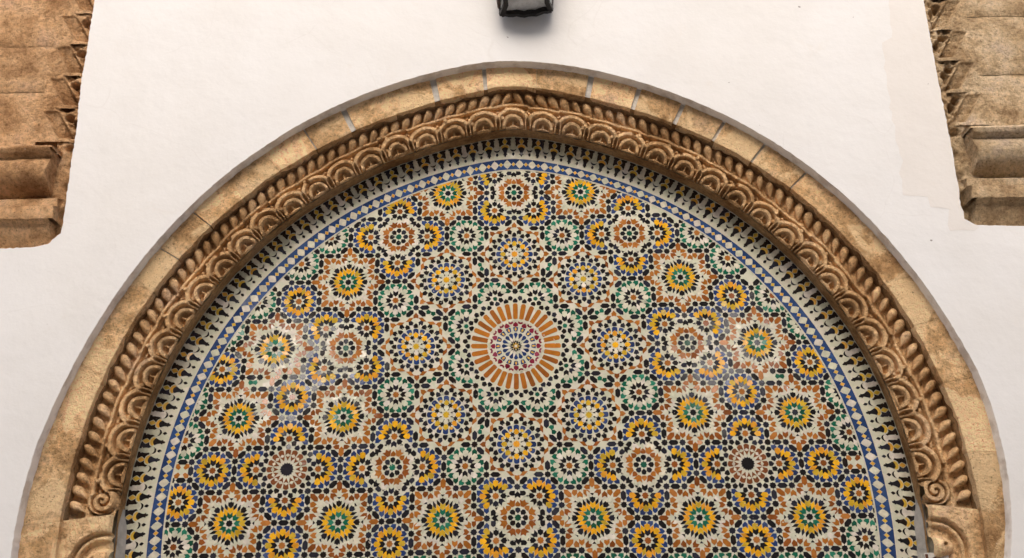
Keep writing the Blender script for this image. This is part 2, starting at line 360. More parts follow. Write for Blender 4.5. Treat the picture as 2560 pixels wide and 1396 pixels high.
def rosette(c, centre, inner, mid, outer, theta=None, lim=89, kite=True, small=False):
    octagon(c)
    star(8, .19 if not small else .14, .145 if not small else .105, c, 0, centre)
    def full(a):
        if theta is None: return True
        d = abs((a-theta+180) % 360-180); return d > lim
    for k in range(8):
        a = 45*k
        if full(a):
            put(CHEV, c, a, inner); put(PET, c, a, mid)
            for s in (1, -1): put(pol(FL, s), c, a, outer)
        elif kite == 'D': put(KITE, c, a, inner)
        elif kite == 'O':
            d = abs((a-theta+180) % 360-180)
            put(CHEV if d < 10 else BLOB, c, a, inner)
        if full(a) and full(a+45): put(LOZ, c, a+22.5, mid)

def big(c):
    star(8, .19, .145, c, 0, BK)
    for k in range(8):
        a = 45*k
        put(CHEV, c, a, GR)
        put([(.525, 0), (.655, .145), (.905, .145), (.80, 0), (.905, -.145), (.655, -.145)], c, a, YE)
        put(pol([(.42, 0), (.655, 10.8), (.90, 0), (.655, -10.8)]), c, a+22.5, YE)
        put([(.83, 0), (.96, .14), (1.14, .145), (1.13, .07), (1.19, 0), (1.13, -.07), (1.14, -.145), (.96, -.14)], c, a, BK)
        for s in (1, -1): put(pol([(.745, 22.5-9.3*s), (.915, 22.5-2.2*s), (1.14, 22.5-5.3*s), (.91, 22.5-13*s)]), c, a, BK)
        # white petals beyond the black ring
        put([(1.06, .20), (1.17, .165), (1.36, .14), (1.50, .30), (1.36, .32)], c, a, WH) if k % 2 == 0 else None
        if k % 2 == 1:
            put([(1.22, 0), (1.30, .12), (1.50, .13), (1.60, 0), (1.50, -.13), (1.30, -.12)], c, a, WH)
    for k in range(4):
        a = 90*k
        put([(1.255, 0), (1.36, .10), (1.36, -.10)], c, a, BK)
        put([(.87, .87), (1.03, .87), (.87, 1.03)], c, a, BK)
        for s in (1, -1):
            put([(1.56, .48*s), (1.56, .25*s), (1.41, .12*s), (1.37, .30*s), (1.18, .31*s), (1.37, .48*s)], c, a, OR)
            put([(1.31, .83*s), (1.47, .68*s), (1.32, .535*s), (1.11, .535*s), (1.21, .68*s), (1.12, .82*s)], c, a, OR)
            put([(1.53, .83*s), (1.55, 1.06*s), (1.39, 1.13*s), (1.20, .99*s), (1.36, .83*s)], c, a, OR)
            put([(1.70, .45*s), (1.83, .32*s), (1.82, .13*s), (1.60, .13*s), (1.60, .33*s)], c, a, OR)
            put([(1.30, .20*s), (1.10, .42*s), (1.17, .55*s), (1.12, .75*s), (1.0, .62*s), (1.02, .40*s), (1.16, .22*s)], c, a, WH)
        place(HEX, 1.35, 1.35, 45, c, a, OR)
        place(HEX, 1.97, 0, 0, c, a, OR)
        for s in (1, -1):
            reg_star(c, 1.707, .707*s, a); reg_hex(c, 1.707, 1.207*s, 90, a)
        reg_star(c, 1.707, 1.707, a)

OSET, DSET, MSET = [], [], []
def oflower(c, rot):
    OSET.append(c)
    star(8, .19, .145, c, 0, GR)
    for k in range(8):
        a = 45*k
        put(KITE, c, a, BK)
        put([(.61, .06), (.65, .135), (.76, .135), (.91, 0), (.76, -.135), (.65, -.135), (.61, -.06)], c, a, OR)
        put(pol([(.655, 7), (.82, 11.5), (.99, 15), (.93, 6), (1.06, 0), (.93, -6), (.99, -15), (.82, -11.5), (.655, -7)]), c, a+22.5, OR)
        put(pol([(1.0, 12), (.96, 6.5), (1.10, 0), (.96, -6.5), (1.0, -12), (1.24, -6), (1.30, 0), (1.24, 6)]), c, a+22.5, WH)
    for k in range(4):
        a = 90*k+rot
        put([(1.44, 0), (1.29, .145), (1.08, .145), (1.18, 0), (1.08, -.145), (1.29, -.145)], c, a, BK)
        for s in (1, -1):
            put([(1.47, .15*s), (1.23, .15*s), (1.21, .30*s), (1.25, .42*s), (1.36, .47*s), (1.47, .38*s)], c, a, BK)
            put([(1.17, .43*s), (1.11, .585*s), (1.25, .55*s)], c, a, BK)
        d = .2929
        t = 45+90*k+rot
        rosette((c[0]+d*cos(radians(t)), c[1]+d*sin(radians(t))), OR, BK, YE, BL, theta=t+180, kite='O')
RING16 = [(1.16, .06), (1.18, .13), (1.32, .135), (1.45, 0), (1.32, -.135), (1.18, -.13), (1.16, -.06)]
EX = [(-.13, .10), (.06, .135), (.15, 0), (.06, -.135), (-.13, -.10)]
def ring(c):
    for k in range(16):
        put(RING16, c, 22.5*k, BK)
        a = 22.5*k+11.25; place(EX, 1.475*cos(radians(a)), 1.475*sin(radians(a)), a+(14 if k % 2 else -14), c, 0, BK)
def sixteen(c):
    DSET.append(c)
    star(16, .385, .315, c, 0, BK)
    for k in range(16):
        a = 22.5*k
        put([(.49, 0), (.755, .125), (.69, 0), (.755, -.125)], c, a, (.22, .075, .028))
        put([(.80, .128), (1.05, .15), (1.115, .05), (1.115, -.05), (1.05, -.15), (.80, -.128), (.90, 0)], c, a, (.22, .075, .028))
        put([(.72, 0), (.79, .085), (.87, 0), (.79, -.085)], c, a, WH)
    ring(c)
    for k in range(4):
        t = 90*k; d = .2929
        rosette((c[0]+d*cos(radians(t)), c[1]+d*sin(radians(t))), OR, BK, YE, BL, theta=t+180, kite=None)
def medallion(c):
    MSET.append(c)
    star(8, .20, .15, c, 0, YE)
    for k in range(8):
        a = 45*k
        put([(.215, 0), (.34, .125), (.44, .13), (.53, .07), (.53, -.07), (.44, -.13), (.34, -.125)], c, a, WH)
        put([(.27, 0), (.36, .065), (.40, 0), (.36, -.065)], c, a+22.5, BK)
        b = radians(a+22.5); sp = [((.165 if i % 2 == 0 else .085)*cos(pi*i/6), (.165 if i % 2 == 0 else .085)*sin(pi*i/6)) for i in range(12)]
        place(sp, .585*cos(b), .585*sin(b), a+22.5, c, 0, BK)
        put([(.555, .065), (.555, -.065), (.66, -.14), (.76, -.135), (.88, 0), (.76, .135), (.66, .14)], c, a, YE)
        put([(.76, 0), (.80, .10), (.87, .09), (.93, 0), (.87, -.09), (.80, -.10), ], c, a+22.5, YS)
        put([(.90, 0), (.80, .145), (1.04, .145), (1.10, .08), (1.11, 0), (1.10, -.08), (1.04, -.145), (.80, -.145)], c, a, BL)
        put([(.95, 0), (.86, .11), (1.04, .145), (1.10, .08), (1.11, 0), (1.10, -.08), (1.04, -.145), (.86, -.11)], c, a+22.5, BL)
        put([(1.76, .13), (1.93, .14), (2.10, 0), (1.93, -.14), (1.76, -.13), (1.79, 0)], c, a, OR)
        for s in (1, -1): put(pol([(1.65, 21*s), (1.82, 11.7*s), (1.79, 5.1*s), (1.577, 12.4*s)]), c, a, OR)
        b = radians(a); X, Z = 2.414*cos(b), 2.414*sin(b); reg_star(c, X, Z)
        for s in (1, -1):
            g = radians(a+180+45*s); reg_hex(c, X+.5*cos(g), Z+.5*sin(g), a+180+45*s)
    ring(c)
    # five-pointed white pieces between the rings
    for k in range(16):
        a = radians(22.5*k+11.25)
        sp = [((.155 if i % 2 == 0 else .07)*cos(2*pi*i/10), (.155 if i % 2 == 0 else .07)*sin(2*pi*i/10)) for i in range(10)]
        place(sp, 1.235*cos(a), 1.235*sin(a), 22.5*k+11.25, c, 0, WH)
def sunburst(c):
    for k in range(32):
        a = 360/32*k
        put([(1.66, 0), (1.70, .125), (2.2, .135), (2.56, .135), (2.62, .07), (2.635, 0), (2.62, -.07), (2.56, -.135), (2.2, -.135), (1.70, -.125)], c, a, SB)
        put([(2.70, .06), (2.72, .13), (2.84, .14), (2.97, 0), (2.84, -.14), (2.72, -.13), (2.70, -.06)], c, a, BK)
        b = radians(a+360/64); place(EX, 2.985*cos(b), 2.985*sin(b), a+5.6+(25 if k % 2 else -25), c, 0, BK)
    for k in range(16):
        a = 22.5*k
        put([(1.19, 0), (1.24, .14), (1.36, .13), (1.49, 0), (1.36, -.13), (1.24, -.14)], c, a, MA)
        put([(1.37, 0), (1.42, .135), (1.53, .12), (1.46, 0), (1.53, -.12), (1.42, -.135)], c, a+11.25, MA)
        put([(1.50, 0), (1.60, .10), (1.69, 0), (1.60, -.10)], c, a+11.25, WH)
        put([(1.53, 0), (1.46, .12), (1.56, .16), (1.66, .0), (1.56, -.16), (1.46, -.12)], c, a, WH)
        # blue piece around a yellow leaf, built as two halves and the leaf
        leaf = [(.93+.21*t, .052*sin(pi*t)) for t in np.linspace(0, 1, 7)]
        put(leaf+[(x, -y) for x, y in leaf[-2:0:-1]], c, a, YS)
        for s in (1, -1): put([(.90, .012*s), (.93, .10*s), (1.14, .145*s), (1.16, .10*s), (1.16, .012*s)]+[(x, y*s+.016*s) for x, y in leaf[-1::-1]], c, a, BL)
        put([(.46, 0), (.72, .115), (.80, .06), (.81, 0), (.80, -.06), (.72, -.115)], c, a, BL)
        put([(.28, 0), (.46, .055), (.66, .02), (.76, 0), (.66, -.02), (.46, -.055)], c, a+11.25, WH)
    for k in range(8):
        put([(.07, 0), (.14, .03), (.22, 0), (.14, -.03)], c, 45*k, YS)
        put([(.10, 0), (.20, .045), (.28, .03), (.36, 0), (.28, -.03), (.20, -.045)], c, 45*k+22.5, BK)
        put([(.235, 0), (.26, .05), (.37, 0), (.26, -.05)], c, 45*k, BK)
    star(8, .075, .06, c, 0, WH)

q = sqrt(.5)
sunburst((0, 0))
for k in range(8): medallion((cos(radians(45*k)), sin(radians(45*k))))
for k in range(8):
    t = 22.5+45*k; rosette((.5412*cos(radians(t)), .5412*sin(radians(t))), GR, BK, WH, GR, theta=t+180, lim=100, kite=None, small=True)
    # green kites in the gaps between neighbouring medallions
    for s in (1, -1):
        m = (.9239*cos(radians(t)), .9239*sin(radians(t)))
        place([(-.12, .11), (.04, .13), (.15, 0), (.04, -.13), (-.12, -.11)], s*.15*cos(radians(t)), s*.15*sin(radians(t)), t+(70 if s > 0 else 110)*1.0, m, 0, GR)
for sx in (1, -1):
    for x, z in ((.5, 1.207), (1.207, .5), (1.207, -.5), (.5, -1.207), (2.207, .914), (1.914, 1.207), (2.621, .5), (2.914, .207), (3.207, -.5), (3.207, -.914), (3.207, -1.914),
                 (.5, -2.207), (.914, -2.207), (1.5, -2.207), (1.914, -2.207), (2.5, -2.207), (2.914, -2.207)):
        rosette((sx*x, z), OR, BK, WH, GR)
    for x, z in ((2.207, .5), (2.207, -.5), (2.207, -1.914), (2.914, -.207), (2.914, -1.207), (3.207, -1.5), (1.207, -1.914)):
        rosette((sx*x, z), OR, BK, YE, BL)
    for x, z in ((.707, 1.707), (1.707, .707), (1.707, -.707), (.707, -1.707), (2.414, 0), (2.707, -.707), (1.707, -1.707), (2.707, -1.707)): big((sx*x, z))
    oflower((sx*1.707, 0), 0); oflower((sx*1.207, 1.207), 45); oflower((sx*1.207, -1.207), 45); sixteen((sx*2.207, -1.207))
    for dx in (-1, 1):
        for dz in (-1, 1): place([(-.16, -.05), (-.03, .16), (.13, .13), (.16, -.03), (-.05, -.16)], dx*.24, dz*.24, {(1, 1): 0, (-1, 1): 90, (-1, -1): 180, (1, -1): 270}[(dx, dz)], (sx*3.207, -1.207), 0, OR)
oflower((0, 1.707), 0); oflower((0, -1.707), 0)
for sx in (1, -1):
    for dx in (-.022, .022): place([(-.12, .11), (.04, .13), (.15, 0), (.04, -.13), (-.12, -.11)], 0, 0, 90-sx*dx*1200, (sx*(2.60+dx), -.345), 0, GR)
    reg_hex((sx*2.5, -.414), 0, 0, 0); reg_star((sx*2.586, -.414), 0, 0)
qe = 3-2*sqrt(2)
def near(P, S, d): return any(hypot(P[0]-s[0], P[1]-s[1]) < d*qe for s in S)
for X, Z in STARS.values():
    if near((X, Z), OSET+DSET, 1.2) or near((X, Z), MSET, 2.3) or near((X, Z), [(0, 0)], 2.75): continue
    star(8, .185, .142, (X, Z), 0, OR if rng.rand() < .02 else BK, pi/8*0)
for X, Z, a in HEXES.values():
    if near((X, Z), OSET+DSET, 1.3) or near((X, Z), MSET, 1.9) or near((X, Z), [(0, 0)], 3.0): continue
    put(HEX, (X, Z), a, BK)

def seen(p): x, z = p.mean(0); return z > 2.08+.0*x and hypot(x, z-ZA) < 1.6
def fan(name, k0, k1, y, mat, parent, n=180, inner=None, loc=None):
    ph = np.linspace(-PHM, PHM, n); V, F = [], []
    for i, a in enumerate(ph):
        for r in ((rad(k0, a) if k0 else 0), rad(k1, a)): x, z = xz(r, a); V.append((x, y, z))
    for i in range(n-1): F.append([2*i, 2*i+2, 2*i+3, 2*i+1][::1])
    me = mesh(name, V, F); o = link(name, me, mat, parent); return o
def fan_fill(name, key, y, mat, parent, extra=0.0):
    ph = np.linspace(-PHM, PHM, 220); V = [];
    for a in ph: x, z = xz(rad(key, a)+extra, a); V.append((x, y, z))
    V.append((0, y, ZA)); c = len(V)-1; F = [[c, i+1, i] for i in range(219)]+[[c, 0, 219]]
    return link(name, mesh(name, V, F), mat, parent)
mosaic = tag(empty('mosaic_panel', (0, YM, ZC)), 'multicoloured star and rosette tile mosaic filling the pointed arch', 'mosaic')
fan_fill('tile_ground', 'C2', YM, M_bed, mosaic, .05)
T.build(mosaic, YM, 300, 'tile', seen)

# ------------------------------------------------------------------ tiled bands following the arch
class Band:
    def __init__(s, k0, k1):
        s.ph = np.linspace(-PHM, PHM, 2001); rm = (rad(k0, s.ph)+rad(k1, s.ph))/2; x, z = xz(rm, s.ph)
        d = np.hypot(np.diff(x), np.diff(z)); s.s = np.concatenate([[0], np.cumsum(d)]); s.s -= np.interp(0, s.ph, s.s); s.k0, s.k1 = k0, k1
    def __call__(s, S, t):      # arc position, 0..1 across the band from inside to outside
        ph = np.interp(S, s.s, s.ph); r = rad(s.k0, ph)*(1-t)+rad(s.k1, ph)*t; x, z = xz(r, ph); return np.stack([x, z], 1)
    def lim(s): return s.s[0], s.s[-1]
# blue band with white stars
B1 = Band('C0', 'C1'); TB = Tiles(); S0 = .0537; lo, hi = B1.lim()
def putb(T_, B, S, P, sc, thick, vmid, col, joint=.0008):
    P = np.asarray(P, float); T_.add(B(S+P[:, 0]*sc, (P[:, 1]-vmid)/thick), col, joint*.1-.0006, False, .0002)
def curve_pts(P, close=True): return P
_hb = [(.488, .46), (.488, .37), (.45, .305), (.38, .295), (.355, .235), (.305, .21), (.285, .15), (.235, .12), (.215, .05), (.165, .02)]
bluep = [(-x, y) for x, y in _hb]+[(0, .195)]+_hb[::-1]
for i in range(-50, 51):
    S = i*S0
    if S-S0 < lo or S+S0 > hi: continue
    for s in (1, -1): putb(TB, B1, S, [(x, y*s) for x, y in bluep], S0, .94, -.47, BB)
    putb(TB, B1, S, [(.135, 0), (0, .15), (-.135, 0), (0, -.15)], S0, .94, -.47, YS)
    putb(TB, B1, S+S0/2, [((.275 if j % 2 == 0 else .225)*sin(pi*j/10), (.275 if j % 2 == 0 else .225)*cos(pi*j/10)) for j in range(20)], S0, .94, -.47, WH)
blue = tag(empty('blue_star_border', (0, YM-.0, ZC)), 'narrow curved band of blue tiles with white stars and yellow diamonds', 'tile border')
TB.build(blue, YM, 300, 'tile', seen)
# thin white fillet lines either side of the band, cut long strips
for kk, dr in (('C0', 0.0), ('C1', 0.0)):
    V, F = [], []; ph = np.linspace(-PHM, PHM, 260)
    for a in ph:
        for t in (-.0016, .0016): x, z = xz(rad(kk, a)+t, a); V.append((x, YM-.0014, z))
        for t in (-.0016, .0016): x, z = xz(rad(kk, a)+t, a); V.append((x, YM, z))
    for i in range(259):
        a, b = 4*i, 4*i+4; F += [[a, b, b+1, a+1], [a+2, b+2, b, a], [a+1, b+1, b+3, a+3]]
    link('white_fillet', mesh('white_fillet', V, F, cols=[(.70, .66, .54)]*len(F)), M_glaze, blue)
# black and white fringe
B2 = Band('C1', 'C2'); TF = Tiles(); S1 = .0712; lo, hi = B2.lim(); H1 = 1.42
def fl(P): return [(x, H1-y) for x, y in P]
def arc(cx, cy, rx, ry, a0, a1, n): return [(cx+rx*cos(radians(a0+(a1-a0)*i/(n-1))), cy+ry*sin(radians(a0+(a1-a0)*i/(n-1)))) for i in range(n)]
diamond = [(0, .10), (.07, .18), (.125, .27), (.07, .36), (0, .46), (-.07, .36), (-.125, .27), (-.07, .18)]
cres_y = arc(0, .76, .25, .28, 200, 340, 9)[::1]+arc(0, .80, .20, .17, 330, 210, 7)
torch = arc(0, .84, .215, .20, 205, 335, 7)+[(.12, .90), (.085, 1.00), (.085, 1.06), (.125, 1.14), (.06, 1.15), (.055, 1.22), (0, 1.28), (-.055, 1.22), (-.06, 1.15), (-.125, 1.14), (-.085, 1.06), (-.085, 1.00), (-.12, .90)]
wing = [(.03, .06), (.14, .03), (.40, .02), (.41, .13), (.345, .15), (.335, .20), (.385, .215), (.36, .30), (.345, .40), (.36, .52), (.385, .60), (.30, .665), (.27, .56), (.17, .47), (.055, .45), (.12, .36), (.17, .27), (.12, .18)]
bell = [(-.055, .04), (.055, .04), (.06, .12), (.10, .14), (.10, .18), (.145, .20), (.13, .30), (.105, .40), (.13, .52), (.205, .64), (.26, .70)]+arc(0, .66, .23, .17, 20, 160, 7)+[(-.26, .70), (-.205, .64), (-.13, .52), (-.105, .40), (-.13, .30), (-.145, .20), (-.10, .18), (-.10, .14), (-.06, .12)]
cres_b = arc(0, .72, .19, .13, 15, 165, 8)+arc(0, .70, .19, .245, 158, 22, 8)
leafb = [(0, .99), (.055, 1.05), (.085, 1.11), (.055, 1.17), (0, 1.23), (-.055, 1.17), (-.085, 1.11), (-.055, 1.05)]
n1 = int((hi)//S1)
for i in range(-n1, n1+1):
    S = i*S1
    if S-S1 < lo or S+S1 > hi: continue
    for P, c_ in ((bell, WH), (cres_b, BK), (leafb, BK)): putb(TF, B2, S, fl(P), S1, H1, 0, c_, .0006)
    for P, c_ in ((diamond, YS), (cres_y, YS), (torch, BK), (wing, BK), ([(-x, y) for x, y in wing], BK)): putb(TF, B2, S+S1/2, fl(P), S1, H1, 0, c_, .0006)
fringe = tag(empty('fringe_border', (0, YM, ZC)), 'outermost mosaic band of black torch shapes on white with small yellow leaves', 'tile border')
TF.build(fringe, YM, 300, 'tile', seen)

# ------------------------------------------------------------------ stone arch
arch = tag(empty('stone_arch', (0, 0, ZA)), 'carved sandstone arch with leaf moulding and interlaced scallops around the mosaic', 'arch')
def grid_mesh(name, X, Y, Z, flip=False, smooth=True):
    nu, nv = X.shape; V = np.stack([X, Y, Z], -1).reshape(-1, 3); F = []
    for i in range(nu-1):
        for j in range(nv-1):
            a = i*nv+j; qd = [a, a+nv, a+nv+1, a+1]; F.append(qd if not flip else qd[::-1])
    return mesh(name, V, F, smooth)
# voussoirs
JP = [-112, -103, -96.6, -87.5, -78.5, -71.2, -64.2, -58.3, -51.6, -45.2, -38.4, -31.9, -25.5, -18.4, -11.7, -4.1, 3.6, 11.6, 18.8, 25.6, 32.0, 38.6, 45.6, 51.6, 58.0, 64.6, 71.8, 80.2, 89.4, 96.6, 104, 112]
WIDE = {-31.9: .25, -25.5: .85, -11.7: .9, -4.1: .6, 11.6: .85, 18.8: .7, 25.6: .65, 32.0: .5, 38.6: .35, 45.6: .3, -51.6: .2, -58.3: .2}
for i in range(len(JP)-1):
    a0 = JP[i]+WIDE.get(JP[i], .03)/2; a1 = JP[i+1]-WIDE.get(JP[i+1], .03)/2
    n = max(4, int((a1-a0)/.45)); m = 11
    A = np.radians(np.linspace(a0, a1, n))[:, None]*np.ones((1, m)); t = np.linspace(0, 1, m)[None, :]*np.ones((n, 1))
    ri = rad('Vin', A); ro = rad('Vout', A)+.004
    ri = ri+.004*fbm(A*30, A*0+i)*(1-t); ro = ro+.006*fbm(A*40+9, A*0)*t
    r = ri+(ro-ri)*t; X, Z = xz(r, A)
    edge = np.minimum(sstep(-.03, .03, t), 1-sstep(.97, 1.03, t)*.6)
    Y = -.006+.004*(1-edge)-.004*fbm(X*14+3, Z*14)-.003*fbm(X*45, Z*45)-.004*vnoise(i*3.3, 1.5)
    V = np.stack([X, Y, Z], -1).reshape(-1, 3).tolist(); F = [[(k*m+j), (k+1)*m+j, (k+1)*m+j+1, k*m+j+1] for k in range(n-1) for j in range(m-1)]
    rim = [k*m for k in range(n)]+[(n-1)*m+j for j in range(1, m)]+[k*m+m-1 for k in range(n-2, -1, -1)]+[j for j in range(m-2, 0, -1)]
    L = len(rim); t0 = len(V); V += [tuple(V[k]) for k in rim]; b0 = len(V); V += [(V[k][0], .055, V[k][2]) for k in rim]
    F += [[t0+k, b0+k, b0+(k+1) % L, t0+(k+1) % L] for k in range(L)]
    link('voussoir', mesh('voussoir', V, F, True), M_stone, arch)
# mortar ring behind the joints
def strip(name, r0f, y0, r1f, y1, mat, parent, n=300, a0=-PHM, a1=PHM, amp=.0015, m=3, smooth=True):
    A = np.linspace(a0, a1, n)[:, None]*np.ones((1, m)); t = np.linspace(0, 1, m)[None, :]*np.ones((n, 1))
    r = r0f(A)*(1-t)+r1f(A)*t; X, Z = xz(r, A); Y = y0*(1-t)+y1*t+amp*fbm(A*60, t*3)*2
    return link(name, grid_mesh(name, X, Y, Z, False, smooth), mat, parent)
strip('joint_mortar', lambda a: rad('Vin', a)+.004, .002, lambda a: rad('Vout', a)+.01, .002, M_mort, arch, 700, amp=.002, m=8)
LIPR = lambda a: rad('C2', a)-.010
AE = radians(96.4)
# soffit, its lip and backing floor of the leaf moulding
o = strip('soffit', lambda a: rad('C2', a)+.001, YM-.0005, lambda a: LIPR(a)+.005*fbm(a*30, a*0+2), .080, M_shade_stone, arch, 500, amp=.003, m=8)
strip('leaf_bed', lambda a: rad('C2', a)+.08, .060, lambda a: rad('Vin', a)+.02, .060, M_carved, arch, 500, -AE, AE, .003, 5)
strip('groove_side', lambda a: rad('Vin', a)-.004, .062, lambda a: rad('Vin', a)+.003, .004, M_shade_stone, arch, 500, -AE, AE, .001, 3)

# interlaced scallops: one relief patch each
NU, NV = 96, 72
UW = radians(5.03)
def scallop_h(u, v, kz=1.0, ks=1.0):      # u in -.5..1.5 of a pitch, v distance from the lip in pitches
    h = np.zeros_like(u)
    d = np.hypot(u, v-.05)
    def ringf(d, ro, ri, e=.014): return sstep(ri-e, ri+e, d)*(1-sstep(ro-e, ro+e, d))
    up = sstep(.02, .06, v)
    bigr = ringf(d, .61, .475)*up
    inn = ringf(d, .365, .25)*up
    # recess between arcs
    h += -.8*ringf(d, .475, .365)*up
    h = np.maximum(h, bigr*1.0); h = np.maximum(h, inn*.92)
    hole = (1-sstep(.24, .26, d))*sstep(.07, .11, v)
    h = np.where(hole > 0, h*(1-hole)-1.9*hole, h)
    spike = (1-sstep(0, .03, np.abs(u)-.040*np.clip(1-(v-.05)/.24, 0, 1)))*(v < .30)*hole
    h = h*(1-spike)+.55*spike
    # little scalloped sill below the spike
    sill = (1-sstep(.0, .03, v-.075-.02*np.cos(u*16)))*(np.abs(u) < .24); h = np.maximum(h, sill*.6)
    # stems between units
    du = np.abs(np.abs(u)-.5)
    stem = (1-sstep(.085, .115, du+.10*np.clip(.12-v, 0, .12)))*(1-sstep(.36, .44, v)); h = np.maximum(h, stem*.95)
    tear = (1-sstep(.8, 1.15, np.hypot(du/.055, (v-.15)/.145))); h = h*(1-tear)-1.9*tear
    # shoulder knobs beside the inner ring
    kn = 1-sstep(.05, .085, np.hypot(u+.335, v-.30)); h = np.maximum(h, kn*.9*ks)
    # knob on top of each arc and small spur between arcs
    kb = 1-sstep(.055, .095, np.hypot(u+.20, v-.625)); h = np.maximum(h, kb*1.15*kz)
    kh = 1-sstep(.015, .04, np.hypot(u+.13, v-.665)); h = h-1.6*kh*kz
    sp = (1-sstep(.02, .05, np.abs(np.abs(u)-.5)-.05*np.clip((.62-v)/.15, 0, 1)))*sstep(.5, .53, v)*(1-sstep(.58, .63, v)); h = np.maximum(h, sp*.6)
    # outer strap
    st = sstep(.70, .725, v)*(1-sstep(.795, .82, v)); h = np.maximum(h, st*(.85+.1*np.cos(u*6.28)))
    h = np.where(v > .81, np.maximum(h, -.1), h)
    low = 1-sstep(.0, .045, v); h = h*(1-low)+.35*low
    return h
def scallop(i, side):
    ac = i*UW; U = np.linspace(-.5, .5, NU)[:, None]*np.ones((1, NV)); V_ = (np.linspace(0, 1, NV)**1.0)[None, :]*np.ones((NU, 1))*.84
    A = ac+U*UW; sgn = -1 if i > 0 else 1
    k = rng.rand()*40
    vv = V_+.018*fbm(U*5+k, V_*5); uu2 = U+.016*fbm(U*5+k+9, V_*5+4)*(1-sstep(.42, .5, np.abs(U)))
    uu2 = uu2*(1+rng.normal(0, .02)); vv = vv*(1+rng.normal(0, .035))+rng.normal(0, .008)
    h = scallop_h(uu2*sgn, vv, .2+.9*rng.rand(), .3+.8*rng.rand())
    h = h*.92+.05*fbm(A*130+3, V_*9+i)
    # worn patches and one broken spot
    bx, bv = rng.uniform(-.45, .45), rng.uniform(.35, .75); bs = 1-sstep(.5, 1.0, np.hypot((U-bx)/.09, (V_-bv)/.07)+.5*fbm(U*20, V_*20)); h = h*(1-.6*bs*(rng.rand() < .6))
    h = h-.14*np.clip(fbm(A*22+5, V_*3+i*.3), 0, 1)
    W_ = .1262
    r = LIPR(A)+V_*W_*(1.0)
    X, Z = xz(r, A)
    base = .086-.018*sstep(0, .45, V_)
    Y = base-.035*h
    return grid_mesh('carved_scallop', X, Y, Z)
for i in range(-18, 19): link('carved_scallop', scallop(i, 0), M_carved, arch)
# volutes that end the scallops
def volute(sg):
    nu, nv = 70, 56; a0, a1 = radians(93.05)-.0*sg, radians(96.6)
    a0 = 18.5*UW
    A = np.linspace(a0, a1, nu)[:, None]*np.ones((1, nv)); A = sg*A
    V_ = np.linspace(0, .84, nv)[None, :]*np.ones((nu, 1)); r = LIPR(A)+V_*.1262; X, Z = xz(r, A)
    cx, cz = (-1.523, 2.288) if sg < 0 else (1.527, 2.285)
    dx = (X-cx)*(-sg); dz = Z-cz; d = np.hypot(dx, dz)/.048; th = np.arctan2(dz, dx)
    sp = d-(th/(2*pi))*.52   # spiral
    w_ = np.mod(sp+.08, .52); band = sstep(.10, .17, w_)*(1-sstep(.46, .52, w_))
    h = np.where(d < 1.05, band*1.25-.1, .15)
    h = np.where((d > 1.05) & (d < 1.2), -.8, h)
    h = np.where((d >= 1.2) & (V_ < .42), .55, h); h = np.where((d >= 1.2) & (V_ >= .6), .5+.3*sstep(.7, .74, V_), h)
    h = h+.12*fbm(X*60, Z*60)
    Y = .062-.022*h-.0*X
    me = grid_mesh('volute', X, Y, Z, flip=(sg < 0)); return me
for sg in (-1, 1):
    link('volute', volute(sg), M_carved, arch)
# leaves of the outer moulding
def leaf_mesh(seed):
    r_ = np.random.RandomState(seed); nu, nv = 14, 12; V, F = [], []
    for i in range(nu+1):
        t = i/nu; x = -.5+t                       # along the leaf, head at +.5
        wd = .30*sin(pi*min(1, t*1.0))**.75*(.42+.72*t) if 0 < t < 1 else 0
        for j in range(nv):
            a = 2*pi*j/nv; k = 1+.10*sin(3*a+5*t+seed)+.05*r_.randn()*.4
            V.append((x, -abs(sin(a))*wd*.85*k if sin(a) > 0 else wd*.35, wd*cos(a)*k))
    for i in range(nu):
        for j in range(nv): a, b = i*nv+j, i*nv+(j+1) % nv; F.append([a, b, b+nv, a+nv])
    return mesh('leaf_carving', V, F, True)
LM = [leaf_mesh(s) for s in range(6)]
for m_ in LM: m_.materials.append(M_carved)
STEP = radians(1.84)
for sg in (-1, 1):
    for k in range(52):
        a = sg*(STEP*(k+.5)); r = float(rad('Vin', a))-.033; x, z = xz(r, a)
        o = bpy.data.objects.new('leaf_carving', LM[(k*7+(sg > 0)) % 6]); COL.objects.link(o); o.parent = arch
        # head points outward and toward the apex, tail inward toward the springing
        out = Vector((sin(a), 0, cos(a))); tan = Vector((cos(a), 0, -sin(a)))*sg
        d = (out*.80-tan*.62+out*rng.normal(0, .05)).normalized(); side = Vector((0, -1, 0)).cross(d).normalized()
        Mx = Matrix((d, Vector((0, 1, 0)), d.cross(Vector((0, 1, 0))))).transposed()
        s_ = .076*(1+rng.normal(0, .045))
        o.rotation_mode = 'QUATERNION'; o.rotation_quaternion = Mx.to_quaternion(); o.scale = (s_, .115+rng.normal(0, .008), s_*.90*(1+rng.normal(0, .05)))
        o.location = Vector((x, .048, z))-Vector(arch.location)
